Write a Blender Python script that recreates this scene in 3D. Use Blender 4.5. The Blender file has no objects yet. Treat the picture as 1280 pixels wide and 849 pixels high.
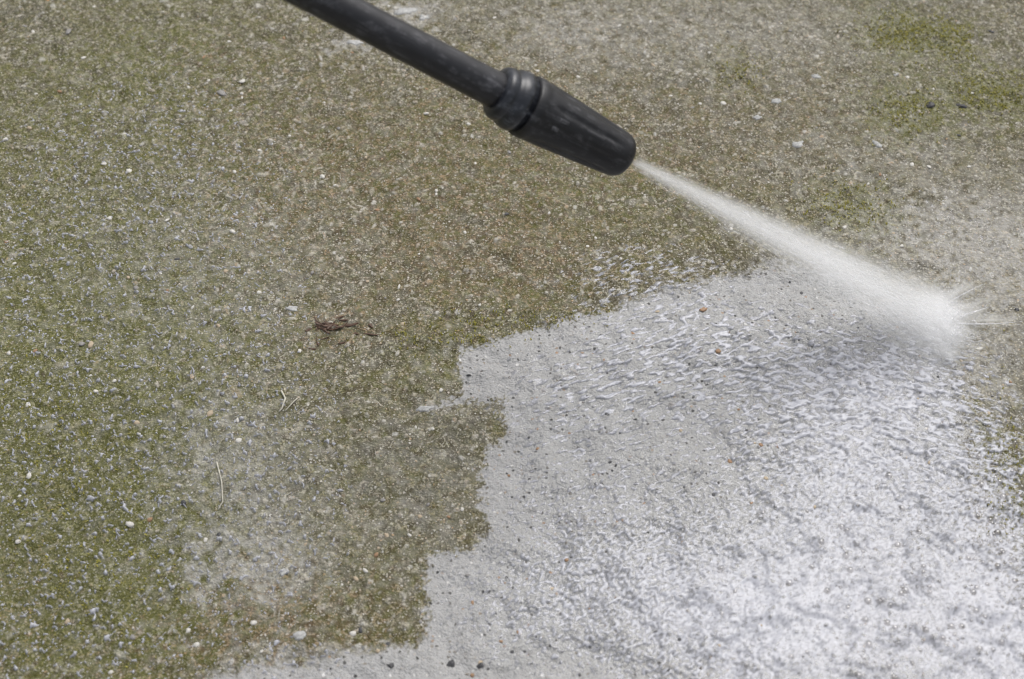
import bpy, bmesh, math, random
import numpy as np
from mathutils import Vector, Matrix, noise as mnoise

scene = bpy.context.scene
random.seed(7)
rng = np.random.default_rng(11)

# ------------------------------------------------------------------ camera
CAM_H, PITCH, LENS = 0.95, math.radians(52), 50.0
cam_data = bpy.data.cameras.new("camera")
cam = bpy.data.objects.new("camera", cam_data)
scene.collection.objects.link(cam)
cam.location = (0, 0, CAM_H)
cam.rotation_euler = (math.radians(90) - PITCH, 0, 0)
cam_data.lens = LENS
cam_data.sensor_width = 36
cam_data.clip_start = 0.02
cam_data.clip_end = 400
cam_data.dof.use_dof = True
cam_data.dof.focus_distance = 1.20
cam_data.dof.aperture_fstop = 5.6
scene.camera = cam

F_PX = LENS / 36 * 1280


def ray(px, py):
    u = (px - 640) / F_PX
    v = (424.5 - py) / F_PX
    return Vector((u, math.cos(PITCH) + v * math.sin(PITCH), -math.sin(PITCH) + v * math.cos(PITCH)))


def P(px, py, z=0.0):
    """photo pixel -> point on the horizontal plane at height z"""
    d = ray(px, py)
    return Vector((0, 0, CAM_H)) + d * ((z - CAM_H) / d.z)


def mpp(px, py):
    """metres on the ground per photo pixel (across)"""
    d = ray(px, py)
    return (-CAM_H / d.z) / F_PX


# ------------------------------------------------------------------ sky, sun, exposure
# bright veiled sun high in front of the camera: its glare lies on the wet film to the lower right
gl = ray(1120, 700).normalized()
sun_dir = Vector((gl.x, gl.y, -gl.z)).normalized()          # direction towards the sun
elev = math.asin(sun_dir.z)
azim = math.atan2(sun_dir.x, sun_dir.y)                      # clockwise from +y

world = bpy.data.worlds.new("World")
scene.world = world
world.use_nodes = True
wn, wl = world.node_tree.nodes, world.node_tree.links
wn.clear()
sky = wn.new("ShaderNodeTexSky")
sky.sky_type = 'NISHITA'
sky.sun_disc = False
sky.sun_elevation = elev
sky.sun_rotation = azim
sky.air_density = 1.0
sky.dust_density = 5.0
sky.ozone_density = 1.0
hs = wn.new("ShaderNodeHueSaturation")
hs.inputs['Saturation'].default_value = 0.30
bg = wn.new("ShaderNodeBackground")
bg.inputs['Strength'].default_value = 0.15
wo = wn.new("ShaderNodeOutputWorld")
wl.new(sky.outputs[0], hs.inputs['Color'])
wl.new(hs.outputs[0], bg.inputs['Color'])
wl.new(bg.outputs[0], wo.inputs['Surface'])

sun_data = bpy.data.lights.new("sun", 'SUN')
sun_data.energy = 1.3
sun_data.angle = math.radians(40)
sun_data.color = (1.0, 0.985, 0.97)
sun = bpy.data.objects.new("sun", sun_data)
scene.collection.objects.link(sun)
sun.rotation_euler = sun_dir.to_track_quat('Z', 'Y').to_euler()
sun.location = sun_dir * 8

scene.view_settings.view_transform = 'Standard'
scene.view_settings.look = 'None'
scene.view_settings.gamma = 1
scene.view_settings.use_curve_mapping = False
scene.view_settings.exposure = 0.22
scene.render.engine = 'CYCLES'
scene.cycles.max_bounces = 12
scene.cycles.diffuse_bounces = 2
scene.cycles.volume_bounces = 7
scene.cycles.transparent_max_bounces = 16
scene.cycles.volume_step_rate = 1.0
scene.cycles.volume_max_steps = 256
scene.cycles.use_denoising = True
scene.cycles.denoiser = 'OPENIMAGEDENOISE'
scene.cycles.denoising_prefilter = 'ACCURATE'
scene.cycles.filter_width = 1.2
scene.cycles.sample_clamp_indirect = 6.0


# ------------------------------------------------------------------ small helpers
def tag(o, label=None, cat=None, group=None, kind=None):
    if label: o["label"] = label
    if cat: o["category"] = cat
    if group: o["group"] = group
    if kind: o["kind"] = kind
    return o


def link(o, parent=None):
    scene.collection.objects.link(o)
    if parent is not None:
        o.parent = parent
    return o


def empty(name, loc=(0, 0, 0), rot=None):
    o = bpy.data.objects.new(name, None)
    o.location = loc
    if rot is not None:
        o.rotation_euler = rot
    o.empty_display_size = 0.02
    return link(o)


def mesh_from(name, verts, faces, mats, smooth=True):
    me = bpy.data.meshes.new(name)
    me.from_pydata([tuple(v) for v in verts], [], [tuple(f) for f in faces])
    for m in (mats if isinstance(mats, (list, tuple)) else [mats]):
        me.materials.append(m)
    if smooth:
        me.polygons.foreach_set("use_smooth", [True] * len(me.polygons))
    me.update()
    return me


def fast_mesh(name, co, tris_or_quads, mat, n=4, smooth=True):
    """co (N,3) float array, faces (M,n) int array"""
    me = bpy.data.meshes.new(name)
    me.vertices.add(len(co))
    me.vertices.foreach_set("co", np.ascontiguousarray(co, dtype=np.float32).ravel())
    m = len(tris_or_quads)
    me.loops.add(m * n)
    me.loops.foreach_set("vertex_index", np.ascontiguousarray(tris_or_quads, dtype=np.int32).ravel())
    me.polygons.add(m)
    me.polygons.foreach_set("loop_start", np.arange(0, m * n, n, dtype=np.int32))
    if smooth:
        me.polygons.foreach_set("use_smooth", np.ones(m, dtype=bool))
    me.materials.append(mat)
    me.update(calc_edges=True)
    return me


def add_attr(me, name, rgba):
    a = me.attributes.new(name, 'FLOAT_COLOR', 'POINT')
    a.data.foreach_set("color", np.ascontiguousarray(rgba, dtype=np.float32).ravel())


class NT:
    """tiny node-tree builder"""
    def __init__(self, name):
        self.m = bpy.data.materials.new(name)
        self.m.use_nodes = True
        self.t = self.m.node_tree
        self.t.nodes.clear()
        self.out = self.t.nodes.new("ShaderNodeOutputMaterial")

    def n(self, typ, **kw):
        nd = self.t.nodes.new(typ)
        for k, v in kw.items():
            if k.startswith('_'):
                setattr(nd, k[1:], v)
            else:
                self.set(nd.inputs[k], v)
        return nd

    def set(self, sock, v):
        if isinstance(v, bpy.types.NodeSocket):
            self.t.links.new(v, sock)
        else:
            if isinstance(v, (tuple, list)) and len(v) == 3 and sock.type == 'RGBA':
                v = (*v, 1)
            sock.default_value = v

    def math(self, op, a, b=0.0, c=0.0, clamp=False):
        nd = self.t.nodes.new("ShaderNodeMath")
        nd.operation = op
        nd.use_clamp = clamp
        self.set(nd.inputs[0], a); self.set(nd.inputs[1], b); self.set(nd.inputs[2], c)
        return nd.outputs[0]

    def vmath(self, op, a, b=(0, 0, 0)):
        nd = self.t.nodes.new("ShaderNodeVectorMath")
        nd.operation = op
        self.set(nd.inputs[0], a)
        if isinstance(b, float):
            self.set(nd.inputs['Scale'], b)
        else:
            self.set(nd.inputs[1], b)
        return nd.outputs[0]

    def mix(self, fac, a, b, blend='MIX'):
        nd = self.t.nodes.new("ShaderNodeMix")
        nd.data_type = 'RGBA'
        nd.blend_type = blend
        nd.clamp_factor = True
        self.set(nd.inputs[0], fac); self.set(nd.inputs[6], a); self.set(nd.inputs[7], b)
        return nd.outputs[2]

    def ramp(self, fac, stops, interp='LINEAR'):
        nd = self.t.nodes.new("ShaderNodeValToRGB")
        nd.color_ramp.interpolation = interp
        els = nd.color_ramp.elements
        while len(els) < len(stops):
            els.new(0.5)
        for e, (pos, col) in zip(els, stops):
            e.position = pos
            e.color = (*col, 1) if len(col) == 3 else col
        self.set(nd.inputs[0], fac)
        return nd.outputs[0]

    def step(self, x, lo, hi):
        nd = self.t.nodes.new("ShaderNodeMapRange")
        nd.interpolation_type = 'SMOOTHSTEP'
        self.set(nd.inputs['Value'], x)
        self.set(nd.inputs['From Min'], lo); self.set(nd.inputs['From Max'], hi)
        return nd.outputs[0]

    def noise(self, vec, scale, detail=3.0, rough=0.55):
        return self.n("ShaderNodeTexNoise", Vector=vec, Scale=scale, Detail=detail, Roughness=rough)

    def sep(self, v):
        nd = self.t.nodes.new("ShaderNodeSeparateColor")
        self.set(nd.inputs[0], v)
        return nd.outputs

    def link(self, a, b):
        self.t.links.new(a, b)


def simple_mat(name, col, rough=0.6, var=0.25, scale=300.0, bump=0.3, spec=0.5, col2=None):
    t = NT(name)
    tc = t.n("ShaderNodeTexCoord").outputs['Object']
    nz = t.noise(tc, scale, 4.0, 0.6).outputs['Fac']
    c2 = col2 or tuple(c * (1 - var) for c in col)
    c1 = tuple(min(1, c * (1 + var)) for c in col)
    colr = t.ramp(nz, [(0.3, c2), (0.7, c1)])
    b = t.n("ShaderNodeBump", Strength=bump, Distance=0.0006, Height=nz)
    pr = t.n("ShaderNodeBsdfPrincipled", **{'Base Color': colr, 'Roughness': rough, 'Normal': b.outputs[0],
                                            'Specular IOR Level': spec})
    t.link(pr.outputs[0], t.out.inputs['Surface'])
    return t.m


# ------------------------------------------------------------------ noise fields on the fine ground grid
X0, X1, Y0, Y1, S = -0.62, 0.62, 0.385, 1.26, 0.0011
NX, NY = int(round((X1 - X0) / S)), int(round((Y1 - Y0) / S))
FX = np.fft.fftfreq(NX, S)[None, :]
FY = np.fft.fftfreq(NY, S)[:, None]


def band(wl_lo, wl_hi, seed, ang=None, stretch=1.0):
    """periodic band-limited noise, unit variance; wavelengths in metres"""
    r = np.random.default_rng(seed)
    fx, fy = FX, FY
    if ang is not None:
        ca, sa = math.cos(ang), math.sin(ang)
        fx, fy = (FX * ca + FY * sa) * stretch, (-FX * sa + FY * ca)
    fr = np.sqrt(fx * fx + fy * fy)
    w = np.exp(-(fr * wl_lo) ** 2) * (1 - np.exp(-(fr * wl_hi) ** 2))
    a = np.fft.ifft2(np.fft.fft2(r.standard_normal((NY, NX))) * w).real
    a -= a.mean()
    return (a / a.std()).astype(np.float32)


def lowpass(a, wl):
    w = np.exp(-((FX * FX + FY * FY) * wl * wl))
    return np.fft.ifft2(np.fft.fft2(a) * w).real.astype(np.float32)


gx = (X0 + np.arange(NX) * S).astype(np.float32)
gy = (Y0 + np.arange(NY) * S).astype(np.float32)


def spacing(lo, hi, core):
    """fine core lines, then lines that spread out towards the horizon"""
    ext = []
    d = S
    pos = 0.0
    while pos < 60:
        d *= 1.17
        pos += d
        ext.append(pos)
    ext = np.array(ext)
    return np.concatenate([(core[0] - ext)[::-1], core, core[-1] + ext]).astype(np.float32)


vx = spacing(X0, X1, gx)
vy = spacing(Y0, Y1, gy)
ix = np.round((vx - X0) / S).astype(np.int64) % NX
iy = np.round((vy - Y0) / S).astype(np.int64) % NY
VX, VY = np.meshgrid(vx, vy)


def lift(a):
    return a[np.ix_(iy, ix)]


# ------------------------------------------------------------------ what lies where on the slab
WARP1, WARP2 = band(0.012, 0.06, 21), band(0.012, 0.06, 22)
WARP3, WARP4 = band(0.003, 0.012, 23), band(0.003, 0.012, 24)
PATCH = band(0.006, 0.03, 25)
PATCH2 = band(0.02, 0.12, 26)


def blobs(X, Y, lst, wx=0.0, wy=0.0):
    out = np.zeros_like(X)
    for (px, py, rx, ry, amp) in lst:
        c = P(px, py)
        k = mpp(px, py)
        a = rx * k
        b = ry * k / math.sin(math.atan2(CAM_H, c.y))
        out += amp * np.exp(-(((X + wx - c.x) / a) ** 2 + ((Y + wy - c.y) / b) ** 2))
    return out


CLEAN = [(575, 436), (640, 418), (700, 402), (770, 384), (830, 364), (900, 344), (960, 330), (1030, 338), (1120, 380),
         (1190, 415), (1200, 470), (1204, 560), (1210, 650), (1234, 720), (1300, 800), (1500, 1000), (900, 1250), (150, 1250),
         (170, 900), (250, 846), (372, 820), (440, 811), (524, 806), (537, 775), (530, 730), (537, 696), (590, 686),
         (611, 660), (599, 620), (607, 562), (633, 541), (630, 503), (560, 506), (532, 512), (580, 488)]


def poly_sdf(X, Y, pts):
    d2 = np.full(X.shape, 1e9, np.float32)
    inside = np.zeros(X.shape, bool)
    n = len(pts)
    for i in range(n):
        ax, ay = pts[i]
        bx, by = pts[(i + 1) % n]
        ex, ey = bx - ax, by - ay
        t = np.clip(((X - ax) * ex + (Y - ay) * ey) / (ex * ex + ey * ey), 0, 1)
        d2 = np.minimum(d2, (X - ax - t * ex) ** 2 + (Y - ay - t * ey) ** 2)
        cond = (ay > Y) != (by > Y)
        with np.errstate(divide='ignore', invalid='ignore'):
            xi = ax + (Y - ay) * ex / (ey if ey != 0 else 1e-9)
        inside ^= cond & (X < xi)
    d = np.sqrt(d2)
    return np.where(inside, d, -d)


def sstep(x, lo, hi):
    t = np.clip((x - lo) / (hi - lo), 0, 1)
    return t * t * (3 - 2 * t)


GREEN = [(150, 260, 300, 330, .22), (60, 620, 230, 240, 1.1), (130, 480, 170, 140, .40), (40, 380, 150, 120, .35), (150, 730, 150, 120, .45),
         (100, 150, 240, 170, .28), (1125, 42, 50, 30, 1.0), (1190, 45, 40, 24, .5), (1130, 140, 60, 40, .7),
         (1240, 118, 62, 32, .8), (1062, 255, 52, 34, .55), (1090, 280, 60, 22, .4), (500, 575, 110, 80, .12), (555, 445, 90, 34, .35),
         (1255, 600, 40, 110, .6), (660, 390, 110, 32, .35), (920, 90, 40, 26, .35), (790, 250, 120, 60, .25), (600, 200, 160, 90, .2),
         (200, 60, 60, 40, .3), (480, 740, 120, 60, .22), (1015, 432, 22, 14, .6)]
BROWN = [(560, 240, 190, 130, .62), (420, 412, 34, 15, 1.9), (310, 772, 66, 40, 1.8), (20, 760, 60, 120, .5), (440, 760, 80, 50, .45),
         (350, 170, 120, 110, .35), (830, 200, 90, 60, .35), (640, 330, 120, 60, .35), (700, 130, 100, 90, .2), (340, 270, 40, 20, .5),
         (250, 70, 40, 12, .7), (270, 115, 12, 10, .6), (1000, 150, 120, 80, .2), (200, 820, 90, 40, .5), (1250, 640, 40, 90, .3)]
PALE = [(520, 610, 110, 110, .30), (1265, 330, 120, 90, .9), (1230, 470, 50, 60, .7), (440, 54, 26, 10, 1.1), (515, 14, 44, 14, 1.0), (310, 620, 80, 110, .5),
        (270, 340, 190, 120, .25), (350, 710, 60, 40, .7), (270, 700, 50, 30, .4), (1150, 300, 140, 40, .45), (900, 40, 230, 60, .35),
        (1100, 200, 150, 60, .25), (700, 40, 90, 40, .3), (380, 830, 80, 20, .6), (260, 550, 60, 60, .35), (600, 470, 60, 40, .3)]
DARK = [(70, 560, 240, 400, .26), (540, 600, 70, 60, .15), (422, 411, 26, 10, .75), (85, 38, 14, 10, .7), (276, 116, 9, 9, .8),
        (30, 20, 40, 30, .4), (280, 556, 7, 10, 1.0), (660, 400, 60, 16, .4), (480, 430, 50, 30, .2), (1015, 432, 16, 10, .5)]

wx1, wy1 = lift(WARP1) * .010 + lift(WARP3) * .004, lift(WARP2) * .010 + lift(WARP4) * .004
far = np.clip((np.hypot(VX, VY - .8) - .7) / 1.5, 0, 1)
pt, pt2 = lift(PATCH), lift(PATCH2)
green = blobs(VX, VY, GREEN, wx1, wy1) * (1 + .25 * pt) + .12 * pt + .12 * pt2 + .16
brown = blobs(VX, VY, BROWN, wx1, wy1) * (1 - .4 * pt + .3 * pt2) + .12 * pt2 + .1
pale = blobs(VX, VY, PALE, wx1, wy1) * (1 + .3 * pt) + .10 * lift(WARP1)
dark = blobs(VX, VY, DARK, wx1 * .6, wy1 * .6) * (1 + .3 * pt)
green, brown, pale, dark = [np.clip(a, 0, 1).astype(np.float32) for a in (green, brown, pale, dark)]
CP = [tuple(P(*c)[:2]) if c[1] < 1100 else (P(c[0], 1099).x, -0.6) for c in CLEAN]
sdf = poly_sdf(VX, VY, CP) + lift(WARP3) * .0022 + lift(WARP1) * .0016
# sharp edge to the left, a soft one where the spray has only rinsed the dirt (right)
soft = np.clip((VX - .18) / .12, 0, 1)
soft2 = np.clip((VY - .76) / .08, 0, 1) * np.clip((VX - .02) / .10, 0, 1) * 1.3
soft3 = np.clip((.495 - VY) / .03, 0, 1) * np.clip((-.06 - VX) / .06, 0, 1)
soft = np.maximum(np.maximum(soft, soft2), soft3 * 1.2)
clean = sstep(sdf, -.008 - .022 * soft, .008 + .016 * soft)
clean = np.clip(clean - .55 * soft * (1 - clean) * clean, 0, 1).astype(np.float32)

# ------------------------------------------------------------------ relief: stamped sand grains over gentle waves
height = (band(0.03, .2, 31) * .0008 + band(.008, .03, 32) * .00025 + band(.0022, .008, 33) * .00014).astype(np.float32)
speck = np.zeros((NY, NX), np.float32)
tint = np.zeros((NY, NX), np.float32)
cl_fine = np.zeros((NY, NX), np.float32)
ox, oy = int(np.argmin(np.abs(vx - gx[0]))), int(np.argmin(np.abs(vy - gy[0])))
cl_fine[:] = clean[oy:oy + NY, ox:ox + NX]
gr_fine = green[oy:oy + NY, ox:ox + NX]


def stamp(n, rmin, rmax, hmul, lo, hi, want, elong=1.0, region=None):
    pi = rng.integers(0, NX, n)
    pj = rng.integers(0, NY, n)
    rr = rmin + (rmax - rmin) * rng.random(n) ** 2.2
    vv = lo + (hi - lo) * rng.random(n)
    tt = rng.random(n)
    an = rng.random(n) * math.pi
    el = 1 + (elong - 1) * rng.random(n)
    for k in range(n):
        i, j = pi[k], pj[k]
        c = cl_fine[j, i]
        if want == 'dirty' and c > .5: continue
        if want == 'clean' and c < .5: continue
        if region is not None and not region(gx[i], gy[j]): continue
        r, e = rr[k], el[k]
        R = int(r * e / S) + 1
        a = np.arange(-R, R + 1)
        ca, sa = math.cos(an[k]), math.sin(an[k])
        dx = (a[None, :] * ca + a[:, None] * sa) * S / (r * e)
        dy = (-a[None, :] * sa + a[:, None] * ca) * S / r
        q = 1 - dx * dx - dy * dy
        J = (a + j) % NY
        I_ = (a + i) % NX
        sl = np.ix_(J, I_)
        m = q > 0
        q = np.sqrt(np.maximum(q, 0))
        height[sl] += np.where(m, q * r * hmul, 0)
        sp = speck[sl]
        speck[sl] = np.where(m, sp * (1 - q) + vv[k] * q, sp)
        tn = tint[sl]
        tint[sl] = np.where(m, tt[k], tn)


stamp(13000, .0010, .0023, .45, .25, 1.0, 'dirty', 1.7)
stamp(200, .0010, .0021, -.30, -.7, -.2, 'dirty', 1.5)
stamp(500, .0022, .0042, .30, .35, 1.0, 'dirty', 2.2, lambda x, y: x < -.12)
stamp(4500, .0009, .0016, .40, .5, 1.0, 'dirty', 4.0, lambda x, y: x < -.10)
stamp(6500, .0010, .0024, .22, -.12, .35, 'clean', 1.6)
stamp(4200, .0009, .0020, -.50, -1.0, -.45, 'clean', 1.3)
stamp(700, .0016, .0034, .25, -.8, -.2, 'clean', 1.3)
stamp(42000, .0009, .0017, .70, -.55, .10, 'clean', 1.5, lambda x, y: x > .10 + .12 * (y - .43) and y < .66 and rng.random() < .20)

# cement paste left between the grains is smoother where the dirt has been washed off
H_all = lift(height)
inner = 1 - far
Z = H_all - (1 - clean) * 0.0 + clean * -0.0012
Z = (Z * np.clip(inner * 1.2, .3, 1)).astype(np.float32)

ny_, nx_ = VX.shape
idx = np.arange(nx_ * ny_, dtype=np.int32).reshape(ny_, nx_)
quads = np.stack([idx[:-1, :-1], idx[:-1, 1:], idx[1:, 1:], idx[1:, :-1]], -1).reshape(-1, 4)
Z_fine = Z[oy:oy + NY, ox:ox + NX]


def ground_z(x, y):
    i = min(max(int((x - X0) / S), 0), NX - 2)
    j = min(max(int((y - Y0) / S), 0), NY - 2)
    return float(Z_fine[j:j + 2, i:i + 2].mean())


# ------------------------------------------------------------------ concrete material
def concrete_material():
    t = NT("concrete")
    tc = t.n("ShaderNodeTexCoord").outputs['Object']
    za = t.n("ShaderNodeAttribute", _attribute_name="zone")
    sa = t.n("ShaderNodeAttribute", _attribute_name="grit")
    zc = t.sep(za.outputs['Color'])
    A_clean, A_green, A_brown = zc[0], zc[1], zc[2]
    A_pale = za.outputs['Alpha']
    sc_ = t.sep(sa.outputs['Color'])
    A_speck, A_tint, A_dark = sc_[0], sc_[1], sc_[2]
    w = t.noise(tc, 340.0, 2.0)
    wv = t.vmath('SCALE', t.vmath('SUBTRACT', w.outputs['Color'], (.5, .5, .5)), 0.0026)
    pos = t.vmath('ADD', tc, wv)
    v1 = t.n("ShaderNodeTexVoronoi", Vector=pos, Scale=440.0)
    v2 = t.n("ShaderNodeTexVoronoi", Vector=pos, Scale=820.0)
    v3 = t.n("ShaderNodeTexVoronoi", Vector=pos, Scale=230.0)
    c1 = t.sep(v1.outputs['Color']); c2 = t.sep(v2.outputs['Color']); c3 = t.sep(v3.outputs['Color'])
    n_f = t.noise(tc, 900.0, 3.0, .65).outputs['Fac']
    n_m = t.noise(tc, 180.0, 4.0, .6).outputs['Fac']
    n_l = t.noise(tc, 26.0, 4.0, .6).outputs['Fac']
    # dirty slab: grime with algae between pale sand grains
    dirt = t.mix(n_m, (.028, .023, .008), (.088, .072, .030))
    dirt = t.mix(t.math('MULTIPLY', A_brown, .85), dirt, t.mix(n_m, (.036, .021, .006), (.118, .076, .028)))
    dirt = t.mix(t.math('MULTIPLY', A_green, .95), dirt, t.mix(n_m, (.036, .040, .002), (.104, .104, .004)))
    dirt = t.mix(t.math('MULTIPLY', A_pale, .75), dirt, t.mix(n_m, (.250, .240, .215), (.44, .43, .41)))
    dirt = t.mix(t.math('MULTIPLY', A_dark, .7), dirt, (.045, .042, .032))
    gcol = t.ramp(c1[0], [(0, (.06, .055, .04)), (.16, (.16, .14, .10)), (.4, (.30, .27, .20)), (.65, (.42, .40, .33)),
                          (.86, (.56, .54, .50)), (.95, (.40, .26, .13)), (1, (.66, .64, .60))])
    gm = t.math('MULTIPLY', t.step(v1.outputs['Distance'], .48, .28), t.step(c1[1], .42, .62))
    gm = t.math('MULTIPLY', gm, t.math('SUBTRACT', .80, t.math('MULTIPLY', A_green, .45)))
    gm2 = t.math('MULTIPLY', t.step(v2.outputs['Distance'], .45, .15), t.step(c2[1], .62, .72))
    gcol2 = t.ramp(c2[0], [(0, (.03, .028, .02)), (.4, (.22, .20, .15)), (1, (.55, .53, .49))])
    dirt = t.mix(t.math('MULTIPLY', gm2, .7), dirt, gcol2)
    dirt = t.mix(gm, dirt, gcol)
    wz = t.noise(tc, 240.0, 3.0, .6)
    wz.inputs['Distortion'].default_value = 1.4
    curl = t.math('MULTIPLY', t.step(wz.outputs['Fac'], .53, .61), t.math('SUBTRACT', 1.0, t.math('MULTIPLY', A_green, .42)))
    curl_c = t.mix(c1[2], t.mix(A_green, (.190, .166, .098), (.195, .192, .040)), t.mix(A_pale, t.mix(A_green, (.34, .322, .262), (.30, .295, .17)), (.46, .455, .44)))
    curl_c = t.mix(t.math('MULTIPLY', A_brown, .8), curl_c, (.250, .168, .088))
    dirt = t.mix(t.math('MULTIPLY', curl, .88), dirt, curl_c)
    lightg = t.ramp(A_tint, [(0, (.36, .33, .25)), (.5, (.50, .47, .40)), (.8, (.58, .57, .54)), (.93, (.42, .30, .18)), (1, (.50, .49, .47))])
    sp_pos = t.math('MULTIPLY', t.math('MAXIMUM', A_speck, 0.0), t.math('SUBTRACT', .82, t.math('MULTIPLY', A_green, .50)))
    sp_neg = t.math('MULTIPLY', t.math('MAXIMUM', t.math('MULTIPLY', A_speck, -1.0), 0.0), .55)
    dirt = t.mix(sp_pos, dirt, lightg)
    dirt = t.mix(sp_neg, dirt, t.mix(A_green, (.050, .042, .022), (.040, .045, .008)))
    # washed slab: pale cement paste with few dark and rusty grains showing
    cem = t.mix(n_l, (.285, .284, .279), (.375, .373, .367))
    cem = t.mix(t.math('MULTIPLY', t.math('SUBTRACT', n_m, .35), .9), cem, (.235, .226, .208))
    ccol = t.ramp(c3[0], [(0, (.03, .03, .03)), (.40, (.09, .085, .08)), (.62, (.22, .20, .17)), (.72, (.30, .18, .10)), (.78, (.28, .26, .23)), (1, (.58, .57, .56))])
    cmk = t.math('MULTIPLY', t.step(v3.outputs['Distance'], .36, .20), t.step(c3[1], .66, .72))
    cem = t.mix(t.math('MULTIPLY', t.math('MULTIPLY', gm, .35), t.step(c1[2], .3, .5)), cem, gcol)
    cem = t.mix(t.math('MULTIPLY', gm2, .30), cem, gcol2)
    cem = t.mix(cmk, cem, ccol)
    cem = t.mix(t.math('MULTIPLY', sp_pos, .5), cem, (.56, .55, .54))
    cem = t.mix(sp_neg, cem, t.ramp(A_tint, [(0, (.05, .05, .052)), (.6, (.13, .12, .11)), (.85, (.26, .15, .08)), (1, (.10, .09, .09))]))
    edge = t.step(t.math('ADD', A_clean, t.math('ADD', t.math('MULTIPLY', t.math('SUBTRACT', n_m, .5), .8), t.math('MULTIPLY', t.math('SUBTRACT', n_l, .5), 1.0))), .22, .78)
    col = t.mix(edge, dirt, cem)
    # relief finer than the mesh
    hgt = t.math('ADD', t.math('MULTIPLY', t.math('SUBTRACT', 1.0, v1.outputs['Distance']), .8),
                 t.math('ADD', t.math('MULTIPLY', t.math('SUBTRACT', 1.0, v2.outputs['Distance']), .45), t.math('MULTIPLY', n_f, .5)))
    bmp = t.n("ShaderNodeBump", Strength=.8, Distance=.0013, Height=hgt)
    rough = t.math('ADD', t.math('MULTIPLY', n_m, .40), .20)
    pr = t.n("ShaderNodeBsdfPrincipled", **{'Base Color': col, 'Roughness': rough, 'Normal': bmp.outputs[0], 'Specular IOR Level': .35})
    t.link(pr.outputs[0], t.out.inputs['Surface'])
    return t.m


M_CONC = concrete_material()
co = np.stack([VX, VY, Z], -1).reshape(-1, 3)
me = fast_mesh("concrete_ground", co, quads, M_CONC)
add_attr(me, "zone", np.stack([clean, green, brown, pale], -1).reshape(-1, 4))
add_attr(me, "grit", np.stack([lift(speck) * inner, lift(tint), dark, np.ones_like(dark)], -1).reshape(-1, 4))
ground = link(bpy.data.objects.new("concrete_ground", me))
tag(ground, "rough concrete slab, mossy and grimy with a pale washed patch", "ground", kind="structure")

# ------------------------------------------------------------------ water lying on the washed patch
smooth_g = lowpass(np.where(np.isfinite(Z_fine), Z_fine, 0), .006)
sd_f = float((Z_fine - smooth_g).std())
FXm, FYm = np.meshgrid(gx, gy)
wetness = blobs(FXm, FYm, [(1070, 750, 300, 210, 1.30), (1080, 560, 190, 110, 1.15), (900, 800, 230, 120, .8), (1255, 640, 70, 170, .62),
                           (930, 440, 200, 90, .95), (1130, 460, 110, 60, .9), (820, 400, 120, 60, .55), (860, 330, 130, 36, .40), (780, 330, 70, 26, .36),
                           (700, 560, 130, 110, .62), (740, 700, 160, 110, .72), (620, 770, 110, 70, .58), (720, 480, 120, 50, .50), (1240, 300, 120, 50, .40),
                           (1000, 180, 140, 50, .42), (1150, 250, 120, 40, .45), (690, 350, 90, 36, .26), (120, 620, 230, 260, .62), (150, 250, 220, 200, .52), (330, 560, 90, 200, .35), (330, 700, 70, 40, .45), (390, 830, 90, 24, .55), (350, 610, 60, 90, .3), (40, 800, 160, 60, .2),
                           (1280, 850, 120, 160, .8)],
                WARP1 * .006, WARP2 * .006)
a1 = band(.0035, .016, 41, math.radians(24), 3.2)
a2 = band(.0035, .016, 42, math.radians(-24), 3.0)
k = np.clip((FXm - .10) / .28, 0, 1)
rip = a1 * np.sqrt(1 - k) + a2 * np.sqrt(k)
low = np.clip((.70 - FYm) / .14, 0, 1)
rip = rip * (1 - .75 * low) + band(.003, .010, 47) * .75 * low
rip2 = band(.0025, .007, 43)
rip3 = band(.005, .014, 44)
plat = sstep(rip, -.5, 1.2) - .45
up = np.clip((FYm - .50) / .25, 0, 1)
leftw = np.clip((-.06 - FXm) / .08, 0, 1)
worm = 1 - sstep(np.abs(band(.0065, .024, 45)), .06, .46)  # curled ridges shaped as pale water highlights, whitened by the film's diffuse colour
worm = worm * sstep(band(.006, .018, 46), .05, .8)
plat = plat * (1 - leftw)
flat = np.clip(blobs(FXm, FYm, [(1110, 780, 230, 170, 1.3)]), 0, 1)
film = smooth_g + leftw * (worm * .0034 - .0005) * np.clip(wetness * 1.7, 0, 1) + (wetness - 1.0) * .00085 + (plat * (1 - .9 * flat) * .0009 + rip2 * .00004 + rip3 * (.00004 + .00005 * up)) * np.clip(wetness * 1.2, .3, 1)
depth = film - Z_fine
keep = depth > -.00035
step_ = 1
kq = keep[:-1, :-1] | keep[:-1, 1:] | keep[1:, 1:] | keep[1:, :-1]
fi = np.arange(NX * NY, dtype=np.int32).reshape(NY, NX)
fq = np.stack([fi[:-1, :-1], fi[:-1, 1:], fi[1:, 1:], fi[1:, :-1]], -1)[kq]
used = np.unique(fq)
remap = np.zeros(NX * NY, np.int32)
remap[used] = np.arange(len(used), dtype=np.int32)
fco = np.stack([FXm, FYm, film], -1).reshape(-1, 3)[used]


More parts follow.
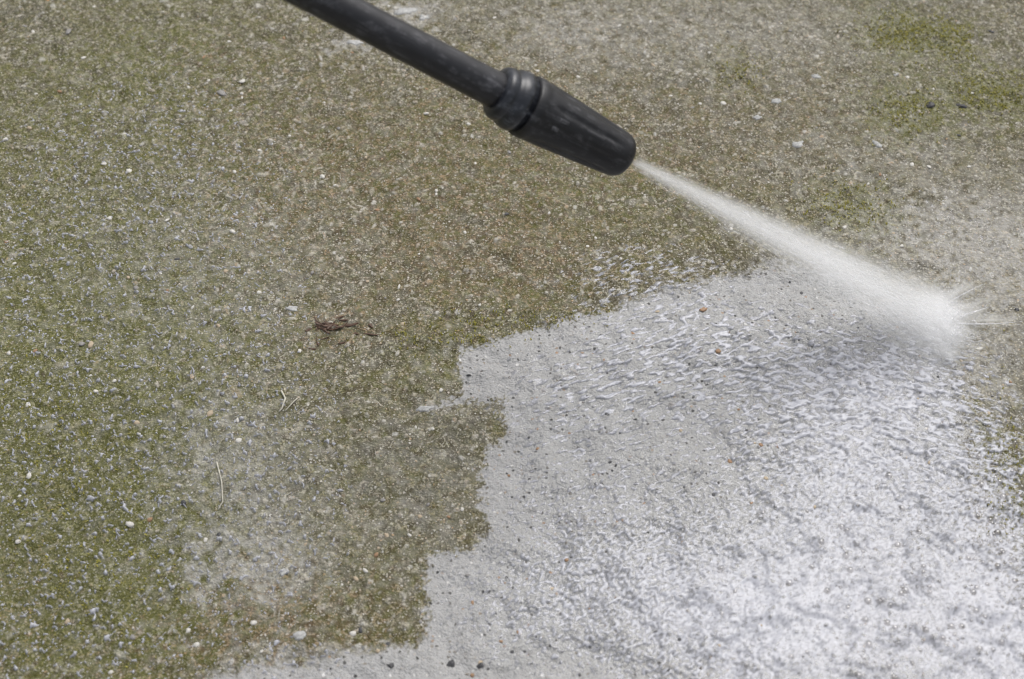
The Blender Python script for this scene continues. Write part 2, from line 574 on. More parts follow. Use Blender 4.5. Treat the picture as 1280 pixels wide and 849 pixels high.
def water_material():
    t = NT("milky_sheen_water")
    tc = t.n("ShaderNodeTexCoord").outputs['Object']
    at = t.n("ShaderNodeAttribute", _attribute_name="depth")
    d = t.sep(at.outputs['Color'])
    n1 = t.noise(tc, 240.0, 2.0, .5).outputs['Fac']
    b = t.n("ShaderNodeBump", Strength=.15, Distance=.0006, Height=n1)
    fr = t.n("ShaderNodeFresnel", IOR=1.36, Normal=b.outputs[0])
    clear = t.n("ShaderNodeBsdfTransparent", Color=(.97, .975, .98))
    milk_sheen = t.n("ShaderNodeBsdfDiffuse", Color=(.505, .512, .555))  # cloudy water, its pale tint also painting the sky reflected on the film
    gloss = t.n("ShaderNodeBsdfGlossy", Roughness=.16, Normal=b.outputs[0])
    fac = t.math('MULTIPLY', d[0], t.math('ADD', .50, t.math('MULTIPLY', n1, .45)), clamp=True)
    s1 = t.n("ShaderNodeMixShader", **{'Fac': fac})
    t.link(clear.outputs[0], s1.inputs[1]); t.link(milk_sheen.outputs[0], s1.inputs[2])
    s2 = t.n("ShaderNodeMixShader", **{'Fac': fr.outputs[0]})
    t.link(s1.outputs[0], s2.inputs[1]); t.link(gloss.outputs[0], s2.inputs[2])
    t.link(s2.outputs[0], t.out.inputs['Surface'])
    return t.m


M_WATER = water_material()
me = fast_mesh("water_film", fco, remap[fq], M_WATER)
dd = np.clip(depth / .0008, 0, 1).reshape(-1)[used]
add_attr(me, "depth", np.stack([dd, dd, dd, np.ones_like(dd)], -1))
water = link(bpy.data.objects.new("water_film", me))
tag(water, "thin rinse water, milky with painted sky sheen, running over the washed concrete", "water", kind="structure")


def film_z(x, y):
    i = min(max(int((x - X0) / S), 0), NX - 1)
    j = min(max(int((y - Y0) / S), 0), NY - 1)
    return max(float(film[j, i]), float(Z_fine[j, i]))


# ------------------------------------------------------------------ pebbles set in the slab (parts of the ground)
def rock_mesh(name, seed, mat, flat=.55, jag=.28, seg=7, smooth=True):
    r = random.Random(seed)
    v, f = [], []
    rings = [(-.5, .75), (.05, 1.0), (.6, .72)]
    for (z, rad) in rings:
        for s in range(seg):
            a = 2 * math.pi * s / seg + r.uniform(-.2, .2)
            q = rad * (1 + r.uniform(-jag, jag))
            v.append((q * math.cos(a), q * math.sin(a), (z + r.uniform(-.12, .12)) * flat))
    v.append((r.uniform(-.2, .2), r.uniform(-.2, .2), flat * .95))
    for b in range(2):
        for s in range(seg):
            s2 = (s + 1) % seg
            f.append((b * seg + s, b * seg + s2, (b + 1) * seg + s2, (b + 1) * seg + s))
    for s in range(seg):
        f.append((2 * seg + s, 2 * seg + (s + 1) % seg, 3 * seg))
    f.append(tuple(range(seg - 1, -1, -1)))
    return mesh_from(name, v, f, mat, smooth=smooth)


PM = {
    'dark': simple_mat("dark_stone", (.040, .040, .042), .5, .4, 500),
    'rust': simple_mat("rusty_stone", (.25, .150, .080), .55, .35, 500),
    'tan': simple_mat("tan_stone", (.36, .29, .20), .55, .3, 500),
    'pale': simple_mat("pale_stone", (.50, .48, .44), .5, .2, 500),
    'grey': simple_mat("grey_stone", (.20, .19, .18), .5, .3, 500),
}
PEB = {k: [rock_mesh("pebble", i * 17 + len(k), m, .5, .25) for i in range(4)] for k, m in PM.items()}


def pebble(x, y, r, kind, sink=.35):
    o = bpy.data.objects.new("pebble", random.choice(PEB[kind]))
    o.location = (x, y, ground_z(x, y) - r * .5 * sink + r * .12)
    o.scale = (r * random.uniform(.8, 1.35), r * random.uniform(.7, 1.0), r * random.uniform(.7, 1.0))
    o.rotation_euler = (random.uniform(-.2, .2), random.uniform(-.2, .2), random.uniform(0, 6.28))
    return link(o, ground)


PEBBLE_SPOTS = [(880, 386, 6, 'rust'), (898, 438, 6, 'rust'), (822, 388, 3, 'tan'), (933, 538, 4, 'dark'), (935, 552, 3, 'dark'), (951, 556, 4, 'rust'),
                (913, 574, 4, 'rust'), (958, 596, 4, 'tan'), (971, 556, 4, 'rust'), (978, 606, 3, 'tan'), (1162, 577, 4, 'tan'), (470, 693, 5, 'rust'),
                (445, 723, 5, 'tan'), (851, 537, 4, 'tan'), (672, 560, 3, 'rust'), (636, 593, 3, 'rust'), (899, 806, 5, 'tan'), (850, 799, 4, 'dark'), (1131, 783, 5, 'grey'),
                (1098, 723, 4, 'tan'), (649, 791, 4, 'rust'), (640, 815, 4, 'dark'), (626, 801, 3, 'rust'), (590, 843, 4, 'rust'), (690, 735, 4, 'tan'),
                (403, 221, 4, 'pale'), (405, 129, 3, 'pale'), (586, 156, 3, 'pale'), (401, 222, 3, 'pale'), (904, 129, 5, 'pale'), (163, 657, 7, 'pale'),
                (472, 262, 4, 'rust'), (523, 250, 4, 'rust'), (440, 66, 3, 'rust'), (633, 268, 4, 'dark'), (1140, 205, 4, 'pale'), (277, 116, 7, 'grey'),
                (303, 101, 5, 'pale'), (130, 204, 5, 'pale'), (302, 116, 4, 'pale'), (137, 272, 5, 'pale'), (291, 290, 5, 'pale'), (1208, 458, 4, 'dark'),
                (1195, 462, 4, 'dark'), (1173, 470, 3, 'dark'), (885, 512, 3, 'dark'), (834, 415, 3, 'dark'), (987, 40, 3, 'grey'), (85, 38, 7, 'grey')]
for (px, py, r, kind) in PEBBLE_SPOTS:
    c = P(px, py)
    pebble(c.x, c.y, r * mpp(px, py) * .85, kind)
n_p = len(PEBBLE_SPOTS)
while n_p < 290:
    px, py = random.uniform(5, 1275), random.uniform(5, 845)
    c = P(px, py)
    i, j = int((c.x - X0) / S), int((c.y - Y0) / S)
    cl = cl_fine[j, i]
    if cl > .5:
        kind = random.choices(['dark', 'rust', 'tan', 'pale', 'grey'], [3, 2, 3, 2, 4])[0]
        r = random.uniform(1.6, 3.2)
    else:
        kind = random.choices(['dark', 'rust', 'tan', 'pale', 'grey'], [1, 1, 4, 9, 2])[0]
        r = random.uniform(2.0, 3.8)
        if px < 300: r *= 1.2
    pebble(c.x, c.y, r * .00068, kind)
    n_p += 1

# ------------------------------------------------------------------ bubbles on the water (parts of the water film)
def bubble_material():
    t = NT("bubble_film")
    lw = t.n("ShaderNodeLayerWeight", Blend=.35)
    clear = t.n("ShaderNodeBsdfTransparent", Color=(.84, .83, .82))
    gl_ = t.n("ShaderNodeBsdfGlossy", Roughness=.04)
    fac = t.math('ADD', .07, t.math('MULTIPLY', t.math('POWER', lw.outputs['Facing'], 2.0), .4))
    s = t.n("ShaderNodeMixShader", Fac=fac)
    t.link(clear.outputs[0], s.inputs[1]); t.link(gl_.outputs[0], s.inputs[2])
    t.link(s.outputs[0], t.out.inputs['Surface'])
    return t.m


bv, bf = [], []
SEG = 10
for a in (0, 28, 58):
    for s in range(SEG):
        b = 2 * math.pi * s / SEG
        bv.append((math.cos(math.radians(a)) * math.cos(b), math.cos(math.radians(a)) * math.sin(b), math.sin(math.radians(a))))
bv.append((0, 0, 1))
for r_ in range(2):
    for s in range(SEG):
        bf.append((r_ * SEG + s, r_ * SEG + (s + 1) % SEG, (r_ + 1) * SEG + (s + 1) % SEG, (r_ + 1) * SEG + s))
for s in range(SEG):
    bf.append((2 * SEG + s, 2 * SEG + (s + 1) % SEG, 3 * SEG))
M_BUB = bubble_material()
BUB = mesh_from("bubble", bv, bf, M_BUB)
nb = 0
while nb < 290:
    u = random.random()
    if u < .6: px, py = random.gauss(1150, 90), random.gauss(770, 55)
    elif u < .85: px, py = random.gauss(1250, 25), random.gauss(640, 70)
    else: px, py = random.uniform(900, 1270), random.uniform(540, 840)
    if not (820 < px < 1290 and 450 < py < 858): continue
    c = P(px, py)
    r = random.choice([1.7, 2.0, 2.4, 2.8, 3.4, 5.2]) * random.uniform(.8, 1.1) * .00055
    o = bpy.data.objects.new("bubble", BUB)
    o.location = (c.x, c.y, film_z(c.x, c.y) - r * .1)
    o.scale = (r, r, r * random.uniform(.6, .85))
    link(o, water)
    nb += 1

# ------------------------------------------------------------------ moss cushions (uncountable)
mv, mf = [], []
MOSS = [(1125, 42, 34, 20, 900), (1190, 45, 26, 14, 350), (1130, 140, 34, 22, 450), (1240, 118, 46, 20, 800), (1062, 255, 40, 24, 450),
        (1200, 70, 16, 10, 120), (925, 90, 24, 16, 200), (70, 620, 110, 120, 500), (30, 520, 90, 90, 250), (150, 720, 90, 70, 200), (640, 400, 80, 12, 250),
        (560, 425, 60, 10, 200), (1180, 30, 18, 10, 120), (1260, 590, 16, 60, 150)]
tuft = []
for (px, py, rx, ry, n) in MOSS:
    for _ in range(int(n * .45)):
        c = P(random.gauss(px, rx * .7), random.gauss(py, ry * .7))
        if not (X0 + .01 < c.x < X1 - .01 and Y0 + .01 < c.y < Y1 - .01): continue
        z = ground_z(c.x, c.y)
        for _b in range(2):
            a = random.uniform(0, 6.28)
            l = random.uniform(.0010, .0026)
            w_ = random.uniform(.0004, .0008)
            bx, by = c.x + random.uniform(-.001, .001), c.y + random.uniform(-.001, .001)
            dx, dy = math.cos(a), math.sin(a)
            k0 = len(mv)
            mv += [(bx - dy * w_, by + dx * w_, z - .0004), (bx + dy * w_, by - dx * w_, z - .0004),
                   (bx + dx * l * .5 + dy * w_ * .7, by + dy * l * .5 - dx * w_ * .7, z + l * .55),
                   (bx + dx * l, by + dy * l, z + l * .75), (bx + dx * l * .5 - dy * w_ * .7, by + dy * l * .5 + dx * w_ * .7, z + l * .55)]
            mf += [(k0, k0 + 1, k0 + 2, k0 + 4), (k0 + 2, k0 + 3, k0 + 4)]
M_MOSS = simple_mat("moss_green", (.220, .200, .025), .7, .45, 160, .1)
mo = link(bpy.data.objects.new("moss", mesh_from("moss", mv, mf, M_MOSS, smooth=False)))
tag(mo, "short olive green moss growing in patches on the unwashed concrete", "moss", kind="stuff")

# ------------------------------------------------------------------ loose bits lying on the slab
def loose(name, px, py, r_px, mat, label, cat, group=None, flat=.6, jag=.4, asp=1.0, rot=None, seg=7):
    c = P(px, py)
    r = r_px * mpp(px, py) * (.72 if name == 'lichen_flake' else 1)
    o = bpy.data.objects.new(name, rock_mesh(name, int(px * 31 + py), mat, flat, jag, seg, False))
    o.location = (c.x, c.y, ground_z(c.x, c.y) + r * flat * .1)
    o.scale = (r * asp, r / math.sqrt(asp), r)
    o.rotation_euler = (0, 0, rot if rot is not None else random.uniform(0, 6.28))
    link(o)
    tag(o, label, cat, group)
    return o


for (px, py, r) in ((488, 832, 4), (564, 830, 5.5), (601, 831, 4.5)):
    loose("stone_chip", px, py, r, PM['dark'], "dark grey angular stone chip lying on washed concrete near dirty edge", "stone",
          "dark stone chips on washed concrete", .7, .45)
M_BLACK = simple_mat("black_crumb", (.020, .019, .021), .45, .4, 500)
loose("black_crumb", 1163, 131, 5, M_BLACK, "rounded black crumb of debris between patches of green moss", "debris", None, .6, .4, 1.1)
loose("black_crumb", 1201, 133, 5, M_BLACK, "long flat black crumb of debris beside green moss", "debris", None, .5, .4, 1.6, -.2)
loose("black_crumb", 1239, 40, 3, M_BLACK, "tiny black crumb on grimy concrete above the yellowish moss", "debris", None, .5, .4, 1.5, -.4)
M_FLAKE = simple_mat("pale_flake", (.31, .31, .30), .6, .35, 500)


def flake(px, py, r_px, asp, rot, label, group=None):
    """thin crusty scale that follows the grit below it, ragged outline"""
    c = P(px, py)
    r = r_px * mpp(px, py) * .8
    rr = random.Random(int(px * 7 + py))
    n = 22
    z0 = ground_z(c.x, c.y)
    rim, q = [], 1.0
    for i in range(n):
        q = min(1.15, max(.35, q + rr.uniform(-.34, .34)))
        rim.append(q)
    v = [(0, 0, .0007)]
    for lvl, hz in ((.55, .0008), (.95, .0004), (1.0, -.0010)):
        for i in range(n):
            a = 2 * math.pi * i / n
            x, y = math.cos(a) * rim[i] * lvl * r * asp, math.sin(a) * rim[i] * lvl * r
            x, y = x * math.cos(rot) - y * math.sin(rot), x * math.sin(rot) + y * math.cos(rot)
            v.append((x, y, ground_z(c.x + x, c.y + y) - z0 + hz))
    f = [(0, 1 + i, 1 + (i + 1) % n) for i in range(n)]
    for b in range(2):
        for i in range(n):
            f.append((1 + b * n + i, 1 + (b + 1) * n + i, 1 + (b + 1) * n + (i + 1) % n, 1 + b * n + (i + 1) % n))
    o = bpy.data.objects.new("lichen_flake", mesh_from("lichen_flake", v, f, M_FLAKE))
    o.location = (c.x, c.y, z0)
    link(o)
    tag(o, label, "lichen", group)


FL = "small whitish lichen flake on dirty concrete between the nozzle and the moss"
FG = "whitish lichen flakes on unwashed concrete"
for (px, py, r, asp, rot, lab) in (
        (970, 127, 6, 1.3, 0, FL), (1020, 96, 5, 1.6, .1, FL), (947, 147, 5, 1.3, 0, FL),
        (998, 180, 8, 1.2, .5, "largest whitish lichen flake on dirty concrete above the jet"),
        (1098, 181, 6, 1.8, -.9, "slanted narrow whitish lichen flake beside a mossy patch"),
        (1120, 95, 6, 1.4, .3, "whitish lichen flake lying between two green moss patches"),
        (440, 54, 9, 1.8, .1, "whitish crusty lichen flake right beneath the lance tube"),
        (505, 14, 12, 1.7, .1, "broad whitish lichen crust beside the upper lance tube"),
        (530, 20, 8, 1.5, .3, "smaller lichen crust next to the broad one beside the lance"),
        (362, 385, 7, 2.3, 0, "long narrow whitish flake beside the dark leaf litter"),
        (532, 511, 6, 2.4, .15, "long whitish flake pointing at the step in the washed edge"),
        (352, 716, 8, 1.4, .4, "pale flake on the grey smear above the brown stain"),
        (375, 795, 8, 1.3, .2, "pale ragged flake at the edge of the brown stain")):
    flake(px, py, r, asp, rot, lab, FG)

# orange leaf scrap with a curled tip
def leaf(name, px, py, ln, wd, mat, label, cat, rot, parent=None, lift_=.0):
    c = P(px, py)
    k = mpp(px, py)
    ln *= k; wd *= k
    N = 6
    top, bot = [], []
    for i in range(N + 1):
        u = i / N
        h = wd * math.sin(math.pi * (u * .9 + .06)) ** .8 * (1 + .2 * math.sin(9 * u + px))
        zz = .0004 + ln * .15 * (u - .5) ** 2 + .0003 * math.sin(7 * u + px)
        for sgn in (-1, 0, 1):
            top.append(((u - .5) * ln, sgn * h * .5, zz + abs(sgn) * wd * .05))
    bot = [(x, y, z - .0006) for (x, y, z) in top]
    v = top + bot
    f = []
    o_ = len(top)
    for i in range(N):
        for s in range(2):
            a = i * 3 + s
            f.append((a, a + 3, a + 4, a + 1))
            f.append((o_ + a, o_ + a + 1, o_ + a + 4, o_ + a + 3))
        a = i * 3
        f.append((a, o_ + a, o_ + a + 3, a + 3))
        f.append((a + 2, a + 5, o_ + a + 5, o_ + a + 2))
    for a in (0, N * 3):
        f.append((a, a + 1, o_ + a + 1, o_ + a)); f.append((a + 1, a + 2, o_ + a + 2, o_ + a + 1))
    o = bpy.data.objects.new(name, mesh_from(name, v, f, mat))
    loc = Vector((c.x, c.y, ground_z(c.x, c.y) + lift_))
    o.location = loc - (Vector(parent.location) if parent else Vector())
    o.rotation_euler = (random.uniform(-.25, .25), random.uniform(-.2, .2), rot)
    link(o, parent)
    if parent is None:
        tag(o, label, cat)
    return o


M_ORANGE = simple_mat("orange_leaf", (.42, .15, .05), .6, .3, 200)
leaf("leaf_scrap", 62, -4, 26, 16, M_ORANGE, "orange scrap of dry leaf on mossy concrete", "leaf", -1.2)
M_BROWN = simple_mat("rotten_leaf", (.075, .038, .020), .55, .5, 250)
c = P(420, 412)
litter = empty("leaf_litter", (c.x, c.y, ground_z(c.x, c.y)))
tag(litter, "dark brown clump of rotting leaf shreds on grimy concrete", "leaf litter")
for i in range(34):
    leaf("leaf_shred", 418 + random.gauss(0, 18), 411 + random.gauss(0, 6) + (random.random() < .2) * 14, random.uniform(7, 22), random.uniform(1.4, 4.0), M_BROWN, None, None,
         random.gauss(-.25, .6), litter, random.uniform(-.0004, .0008))


def tube_mesh(name, pts, radii, mat, seg=6):
    pts = [Vector(p) for p in pts]
    v, f = [], []
    for i, p in enumerate(pts):
        d = (pts[min(i + 1, len(pts) - 1)] - pts[max(i - 1, 0)]).normalized()
        a = d.orthogonal().normalized()
        b = d.cross(a)
        for s in range(seg):
            q = 2 * math.pi * s / seg
            v.append(p + (a * math.cos(q) + b * math.sin(q)) * radii[i])
    for i in range(len(pts) - 1):
        for s in range(seg):
            f.append((i * seg + s, i * seg + (s + 1) % seg, (i + 1) * seg + (s + 1) % seg, (i + 1) * seg + s))
    f.append(tuple(range(seg - 1, -1, -1)))
    f.append(tuple((len(pts) - 1) * seg + s for s in range(seg)))
    return mesh_from(name, v, f, mat)


M_STRAW = simple_mat("bleached_stem", (.42, .40, .33), .55, .25, 300)


def stem(px_pts, r_px, label):
    base = P(*px_pts[0])
    pts = []
    for i in range(len(px_pts) - 1):
        for s in range(4):
            u = s / 4
            pts.append((px_pts[i][0] * (1 - u) + px_pts[i + 1][0] * u, px_pts[i][1] * (1 - u) + px_pts[i + 1][1] * u))
    pts.append(px_pts[-1])
    w_ = []
    for q in pts:
        c = P(*q)
        w_.append(Vector((c.x, c.y, ground_z(c.x, c.y) + .0012)))
    r = r_px * mpp(*px_pts[0])
    o = bpy.data.objects.new("dry_stem", tube_mesh("dry_stem", [p - w_[0] for p in w_], [r * (1 - .4 * i / len(w_)) for i in range(len(w_))], M_STRAW))
    o.location = w_[0]
    link(o)
    tag(o, label, "stem")


stem([(271, 578), (277, 602), (279, 628), (273, 638)], 1.1, "long thin bleached plant stem curving over green slimy concrete")
stem([(352, 490), (357, 500), (353, 512), (349, 516)], 1.4, "short kinked bleached stem on grey grimy concrete")
stem([(372, 500), (364, 508), (357, 515)], .9, "short straight bleached stem leaning towards the kinked one")

# ------------------------------------------------------------------ pressure-washer lance
IMPACT = P(1185, 408, 0.0)
TIP_Z = .20
TIP = P(783, 198, TIP_Z)
AX = (IMPACT - TIP).normalized()            # direction of the jet
JET_LEN = (IMPACT - TIP).length


def along(px):
    """signed distance from the tip (negative = back along the lance) of the axis point seen at photo column px"""
    lo, hi = -2.0, .5
    for _ in range(60):
        m = (lo + hi) / 2
        q = TIP + AX * m
        fw = q.y * math.cos(PITCH) - (q.z - CAM_H) * math.sin(PITCH)
        if 640 + F_PX * q.x / fw < px: lo = m
        else: hi = m
    return lo


lance = empty("pressure_washer_lance", TIP, AX.to_track_quat('X', 'Z').to_euler())
tag(lance, "black plastic pressure washer lance with fat nozzle held above the concrete", "pressure washer")


def plastic(name, col, rough, bump):
    t = NT(name)
    tc = t.n("ShaderNodeTexCoord").outputs['Object']
    n1 = t.noise(tc, 90.0, 4.0, .65).outputs['Fac']
    n2 = t.noise(tc, 1400.0, 2.0, .5).outputs['Fac']
    sv = t.vmath('MULTIPLY', tc, (35.0, 260.0, 260.0))
    n3 = t.noise(sv, 1.0, 4.0, .7).outputs['Fac']
    wear = t.math('MULTIPLY', t.step(n1, .42, .66), t.step(n3, .42, .68))
    colr = t.mix(wear, col, tuple(c * 3.0 + .050 for c in col))
    rg = t.math('ADD', rough, t.math('MULTIPLY', t.math('SUBTRACT', n1, .5), .3))
    b = t.n("ShaderNodeBump", Strength=bump, Distance=.0004, Height=n2)
    pr = t.n("ShaderNodeBsdfPrincipled", **{'Base Color': colr, 'Roughness': rg, 'Normal': b.outputs[0]})
    t.link(pr.outputs[0], t.out.inputs['Surface'])
    return t.m


M_TUBE = plastic("satin_black_tube", (.012, .012, .0145), .42, .15)
M_NOZ = plastic("matt_black_rubber", (.004, .004, .0055), .48, .35)
M_RING = plastic("worn_black_ring", (.014, .016, .021), .34, .15)
M_BRASS = simple_mat("dark_brass", (.10, .085, .06), .35, .2, 300)


def lathe(name, prof, mat, parent, seg=48, flute=0.0, nfl=0, fl0=0, fl1=0, closed=True):
    """prof: list of (x, r) along the lance axis"""
    v, f = [], []
    for (x, r) in prof:
        for s in range(seg):
            a = 2 * math.pi * s / seg
            q = r
            if nfl and fl0 < x < fl1:
                e = min(1, (x - fl0) / .008, (fl1 - x) / .008)
                q = r - flute * e * max(0, math.cos(a * nfl)) ** 2
            v.append((x, q * math.cos(a), q * math.sin(a)))
    n = len(prof)
    for i in range(n - 1):
        for s in range(seg):
            f.append((i * seg + s, i * seg + (s + 1) % seg, (i + 1) * seg + (s + 1) % seg, (i + 1) * seg + s))
    if closed:
        f.append(tuple(range(seg - 1, -1, -1)))
        f.append(tuple((n - 1) * seg + s for s in range(seg)))
    o = bpy.data.objects.new(name, mesh_from(name, v, f, mat))
    return link(o, parent)


b0 = along(622)            # back face of the collar
b1 = along(656)            # body starts
L_ = -b1
# long tube, running on out of the frame to the trigger grip
tube = lathe("tube", [(b0 - .78, .0116), (b0 - .60, .0117), (b0 - .20, .0120), (b0 - .03, .0127), (b0 - .004, .0130), (b0 + .012, .0130)], M_TUBE, lance)
# trigger grip beyond the frame
gx0 = b0 - .78
lathe("grip", [(gx0 - .20, .012), (gx0 - .19, .019), (gx0 - .12, .021), (gx0 - .06, .019), (gx0 - .01, .017), (gx0 + .02, .014), (gx0 + .025, .011)], M_NOZ, lance, 32)
collar = lathe("collar", [(b0 - .001, .0136), (b0 - .0005, .0178), (b0 + .0015, .0192), (b0 + .0050, .0200), (b0 + .0065, .0191), (b0 + .0085, .0192), (b0 + .010, .0212),
                          (b0 + .015, .0224), (b0 + .0185, .0222), (b0 + .0190, .0205), (b1 + .002, .0205)], M_RING, lance)
body_prof = [(b1 - .001, .0200), (b1 - .0006, .0222), (b1 + .001, .0229), (b1 + .006, .0231), (b1 + .0075, .0226)]
for i in range(1, 25):
    u = i / 24
    body_prof.append((b1 + .0075 + u * (L_ - .0165), .0226 - .0052 * u ** 1.25))
e0 = body_prof[-1]
body_prof += [(e0[0] + .003, e0[1] - .0007), (e0[0] + .006, e0[1] - .0022), (e0[0] + .008, e0[1] - .0045), (e0[0] + .009, e0[1] - .0075), (e0[0] + .009, .0062)]
nozzle = lathe("nozzle", body_prof, M_NOZ, lance, 96, .0011, 9, b1 + .012, e0[0] - .004)
lathe("outlet", [(e0[0] + .004, .0058), (e0[0] + .0095, .0058), (e0[0] + .0115, .0045), (e0[0] + .0118, .0022)], M_BRASS, nozzle, 24)

# worn raised marks on the grip facing the viewer
view = (Vector((0, 0, CAM_H)) - TIP)
Mloc = lance.rotation_euler.to_matrix().transposed()
vl = Mloc @ view
ang0 = math.atan2(vl.z, vl.y)
M_MARK = plastic("worn_mark", (.028, .028, .031), .5, .2)
for (x, da, ln, wd) in ((.020, .22, .006, .004), (.024, -.12, .010, .004), (.052, -.22, .020, .0032)):
    v, f = [], []
    xx = b1 + x
    for i in range(9):
        for j in range(5):
            du, dv = (i / 8 - .5) * ln, (j / 4 - .5) * wd
            u = (xx + du - b1 - .0075) / (L_ - .0165)
            r = .0226 - .0052 * max(u, 0) ** 1.25
            e = max(0, 1 - (2 * du / ln) ** 4) * max(0, 1 - (2 * dv / wd) ** 4)
            a = ang0 + da + dv / r
            q = r - .0004 + .0007 * e
            v.append((xx + du, q * math.cos(a), q * math.sin(a)))
    for i in range(8):
        for j in range(4):
            f.append((i * 5 + j, i * 5 + j + 1, (i + 1) * 5 + j + 1, (i + 1) * 5 + j))
    link(bpy.data.objects.new("raised_mark", mesh_from("raised_mark", v, f, M_MARK)), nozzle)

# ------------------------------------------------------------------ the water jet: fan of fine spray, splash where it strikes
side = Vector((-AX.y, AX.x, 0)).normalized()            # horizontal, pointing away from the viewer
upv = AX.cross(side).normalized()
if upv.z < 0: upv = -upv
J0 = TIP + AX * .004
Mj = Matrix((AX, side, upv)).transposed().to_4x4()
Mj.translation = J0
jet = empty("water_jet", J0, Mj.to_euler())
tag(jet, "white fan of high pressure spray bursting on the concrete below the nozzle", "water jet")
JL = JET_LEN - .004


def jet_material():
    t = NT("spray_mist")
    tc = t.n("ShaderNodeTexCoord").outputs['Object']
    sx = t.n("ShaderNodeSeparateXYZ", Vector=tc)
    x, y, z = sx.outputs
    u = t.math('DIVIDE', x, JL, clamp=True)
    w = t.math('ADD', .0042, t.math('MULTIPLY', t.math('POWER', u, 1.05), .0385))
    th = t.math('ADD', .0040, t.math('MULTIPLY', u, .0120))
    v = t.math('DIVIDE', y, w)
    q = t.math('DIVIDE', z, th)
    zf = t.math('EXPONENT', t.math('MULTIPLY', t.math('MULTIPLY', q, q), -1.6))
    # dense sheet towards the far edge, loose mist trailing towards the near edge
    vc = t.math('SUBTRACT', v, .12)
    core = t.math('EXPONENT', t.math('MULTIPLY', t.math('MULTIPLY', vc, vc), -3.2))
    mist = t.math('MULTIPLY', t.step(v, -1.9, -.2), t.step(v, 1.0, .4))
    mist = t.math('MULTIPLY', mist, t.math('MULTIPLY', u, .34))
    prof = t.math('ADD', core, mist)
    # streaks drawn out along the flow
    sv = t.n("ShaderNodeCombineXYZ", X=t.math('MULTIPLY', u, 2.2), Y=t.math('MULTIPLY', v, 6.0), Z=t.math('MULTIPLY', q, 3.0))
    st = t.noise(sv.outputs[0], 1.6, 2.0, .6).outputs['Fac']
    st = t.math('ADD', .35, t.math('MULTIPLY', t.step(st, .32, .70), 1.2))
    # density falls as the fan opens and breaks up
    fall = t.math('DIVIDE', .82, th)
    hit = t.math('SUBTRACT', 1.0, t.math('MULTIPLY', t.step(u, .55, .95), .20))
    near = t.step(u, 0.0, .03)
    dn = t.math('MULTIPLY', t.math('MULTIPLY', prof, zf), t.math('MULTIPLY', st, fall))
    dn = t.math('MULTIPLY', t.math('MULTIPLY', dn, hit), near)
    pv = t.n("ShaderNodeVolumePrincipled", Color=(.997, .998, .9995), Density=dn, Anisotropy=.25)
    t.link(pv.outputs[0], t.out.inputs['Volume'])
    t.m.cycles.volume_step_rate = .15
    return t.m


v, f = [], []
NS = 20
xs = [0, .12, .3, .5, .7, .85, 1.0, 1.10]
for u in xs:
    w_ = .0042 + .0385 * min(u, 1) ** 1.05
    th_ = .0040 + .0120 * u
    for s in range(NS):
        a = 2 * math.pi * s / NS
        yy = math.cos(a) * w_ * 1.60 - .35 * w_
        v.append((u * JL, yy, math.sin(a) * th_ * 1.9))
for i in range(len(xs) - 1):
    for s in range(NS):
        f.append((i * NS + s, i * NS + (s + 1) % NS, (i + 1) * NS + (s + 1) % NS, (i + 1) * NS + s))
f.append(tuple(range(NS - 1, -1, -1)))
f.append(tuple((len(xs) - 1) * NS + s for s in range(NS)))
M_JET = jet_material()
fan = link(bpy.data.objects.new("spray_fan", mesh_from("spray_fan", v, f, M_JET, smooth=False)), jet)
tag(fan, "soft white mist of the jet")

# splash mist: low dome over the strike line
JI = Mj.inverted()


def burst_material():
    t = NT("splash_mist")
    tc = t.n("ShaderNodeTexCoord").outputs['Object']
    r2 = t.vmath('DOT_PRODUCT', tc, tc)
    nd = t.t.nodes.new("ShaderNodeVectorMath"); nd.operation = 'LENGTH'
    t.set(nd.inputs[0], tc)
    r = nd.outputs['Value']
    n1 = t.noise(tc, 2.6, 4.0, .65).outputs['Fac']
    d = t.math('MULTIPLY', t.step(r, .95, .1), t.step(n1, .30, .65))
    dn = t.math('MULTIPLY', d, 150.0)
    pv = t.n("ShaderNodeVolumePrincipled", Color=(.997, .998, .9995), Density=dn, Anisotropy=.25)
    t.link(pv.outputs[0], t.out.inputs['Volume'])
    t.m.cycles.volume_step_rate = .2
    return t.m


bm = bmesh.new()
bmesh.ops.create_icosphere(bm, subdivisions=3, radius=1.0)
bme = bpy.data.meshes.new("splash_burst")
bm.to_mesh(bme); bm.free()
bme.materials.append(burst_material())
burst = link(bpy.data.objects.new("splash_burst", bme), jet)
c = P(1172, 402, .004)
Wb = Matrix.Translation(c) @ Matrix.Rotation(math.atan2(side.y, side.x) + .12, 4, 'Z') @ Matrix.Diagonal((.052, .030, .022, 1))
burst.matrix_local = JI @ Wb
# soft plumes of spray thrown out past the strike
for (a, b, wd, hz) in (((1180, 372), (1222, 350), .0050, .010), ((1186, 386), (1246, 372), .0050, .012), ((1190, 400), (1272, 398), .0062, .012),
                       ((1184, 394), (1236, 384), .0075, .008), ((1180, 380), (1206, 352), .0045, .012), ((1186, 410), (1226, 416), .0045, .006), ((1176, 430), (1196, 452), .006, .006)):
    p0, p1 = P(*a, .004), P(*b, hz)
    d_ = p1 - p0
    Wp = Matrix.Translation((p0 + p1) / 2) @ d_.to_track_quat('X', 'Z').to_matrix().to_4x4() @ Matrix.Diagonal((d_.length * .62, wd * 1.35, wd * .9, 1))
    pl_ = link(bpy.data.objects.new("splash_plume", bme), jet)
    pl_.matrix_local = JI @ Wp


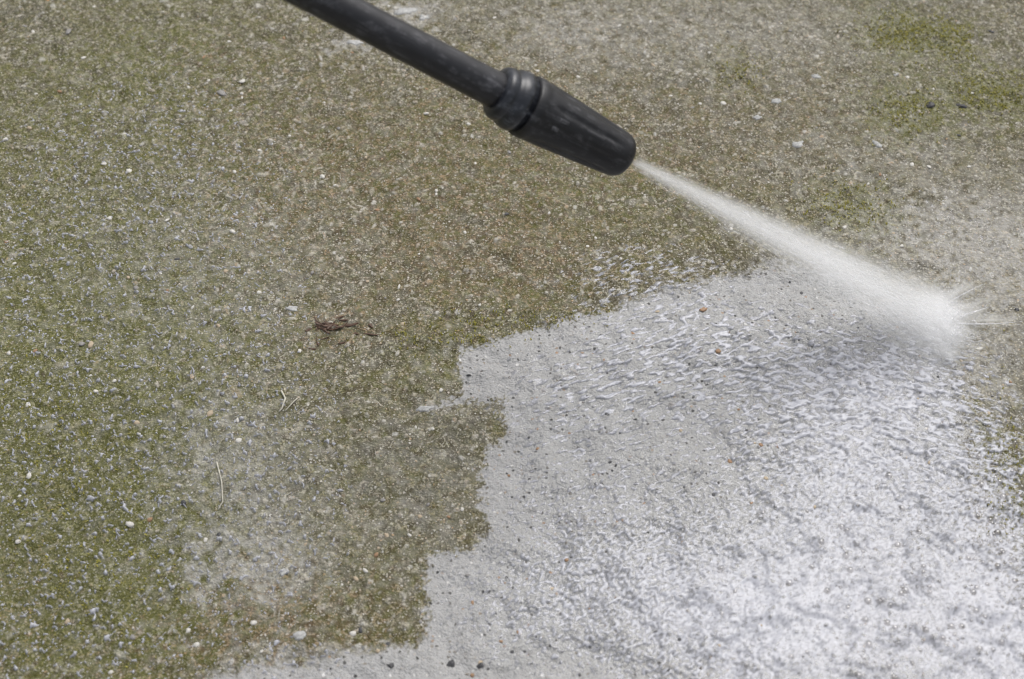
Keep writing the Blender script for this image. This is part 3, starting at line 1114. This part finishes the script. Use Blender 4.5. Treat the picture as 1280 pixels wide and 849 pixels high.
def spray_material():
    t = NT("spray_droplet")
    pr = t.n("ShaderNodeBsdfPrincipled", **{'Base Color': (.86, .87, .89), 'Roughness': .15, 'IOR': 1.33, 'Subsurface Weight': 0.0})
    tr = t.n("ShaderNodeBsdfTransparent")
    s = t.n("ShaderNodeMixShader", Fac=.30)
    t.link(tr.outputs[0], s.inputs[1]); t.link(pr.outputs[0], s.inputs[2])
    t.link(s.outputs[0], t.out.inputs['Surface'])
    return t.m


M_DROP = spray_material()
# fine droplets flying along the fan and away from the strike
dv, df = [], []


def drop(p, d, ln, r):
    a = d.orthogonal().normalized()
    b = d.cross(a)
    k0 = len(dv)
    dv.append(p - d * ln)
    for s in range(3):
        q = 2.094 * s
        dv.append(p + (a * math.cos(q) + b * math.sin(q)) * r)
    dv.append(p + d * ln * .6)
    for s in range(3):
        df.append((k0, k0 + 1 + (s + 1) % 3, k0 + 1 + s))
        df.append((k0 + 4, k0 + 1 + s, k0 + 1 + (s + 1) % 3))


for _ in range(3200):
    u = random.random() ** .6
    w_ = .0042 + .0385 * u
    th_ = .0040 + .0120 * u
    vv = random.gauss(-.15, .75)
    if vv > .95 or vv < -2.2: continue
    p = Vector((u * JL, vv * w_, random.gauss(0, .55) * th_))
    wz = (Mj @ p).z
    if wz < .001: continue
    d = Vector((1, vv * .033 / JL, 0)).normalized()
    drop(p, d, random.uniform(.002, .007), random.uniform(.00010, .00020))
ci = JI @ P(1183, 405, .003)
for _ in range(2600):
    a = random.gauss(0, .9)
    wd = Vector((math.cos(a), math.sin(a), 0))
    base = P(1178, 405, 0) + Vector((side.x, side.y, 0)) * random.gauss(0, .018)
    dist = random.expovariate(1 / .026)
    if dist > .10: continue
    pw = base + wd * dist + Vector((0, 0, max(.001, random.expovariate(1 / .006))))
    pl = JI @ pw
    dl = (JI.to_3x3() @ (wd + Vector((0, 0, .25)))).normalized()
    drop(pl, dl, random.uniform(.0006, .0022), random.uniform(.00012, .00036))
dr = link(bpy.data.objects.new("droplets", mesh_from("droplets", dv, df, M_DROP, smooth=False)), jet)
tag(dr, kind="stuff")

# longer threads of water thrown out of the splash
THREADS = [((1186, 378), (1205, 366), (1230, 355), .012, .8), ((1200, 396), (1216, 390), (1240, 383), .012, .8), ((1196, 404), (1232, 407), (1278, 402), .014, 1.0),
           ((1186, 414), (1204, 420), (1218, 424), .006, .7)]
for (a, b, c_, hz, r_px) in THREADS:
    p0, p1, p2 = P(*a, .004), P(*b, hz), P(*c_, hz * .55)
    pts = []
    for i in range(9):
        u = i / 8
        pts.append(JI @ (p0 * (1 - u) ** 2 + p1 * 2 * u * (1 - u) + p2 * u * u))
    r = r_px * .00085
    link(bpy.data.objects.new("water_thread", tube_mesh("water_thread", pts, [r * (1 - .85 * (i / 8) ** 1.3) for i in range(9)], M_DROP, 5)), jet)
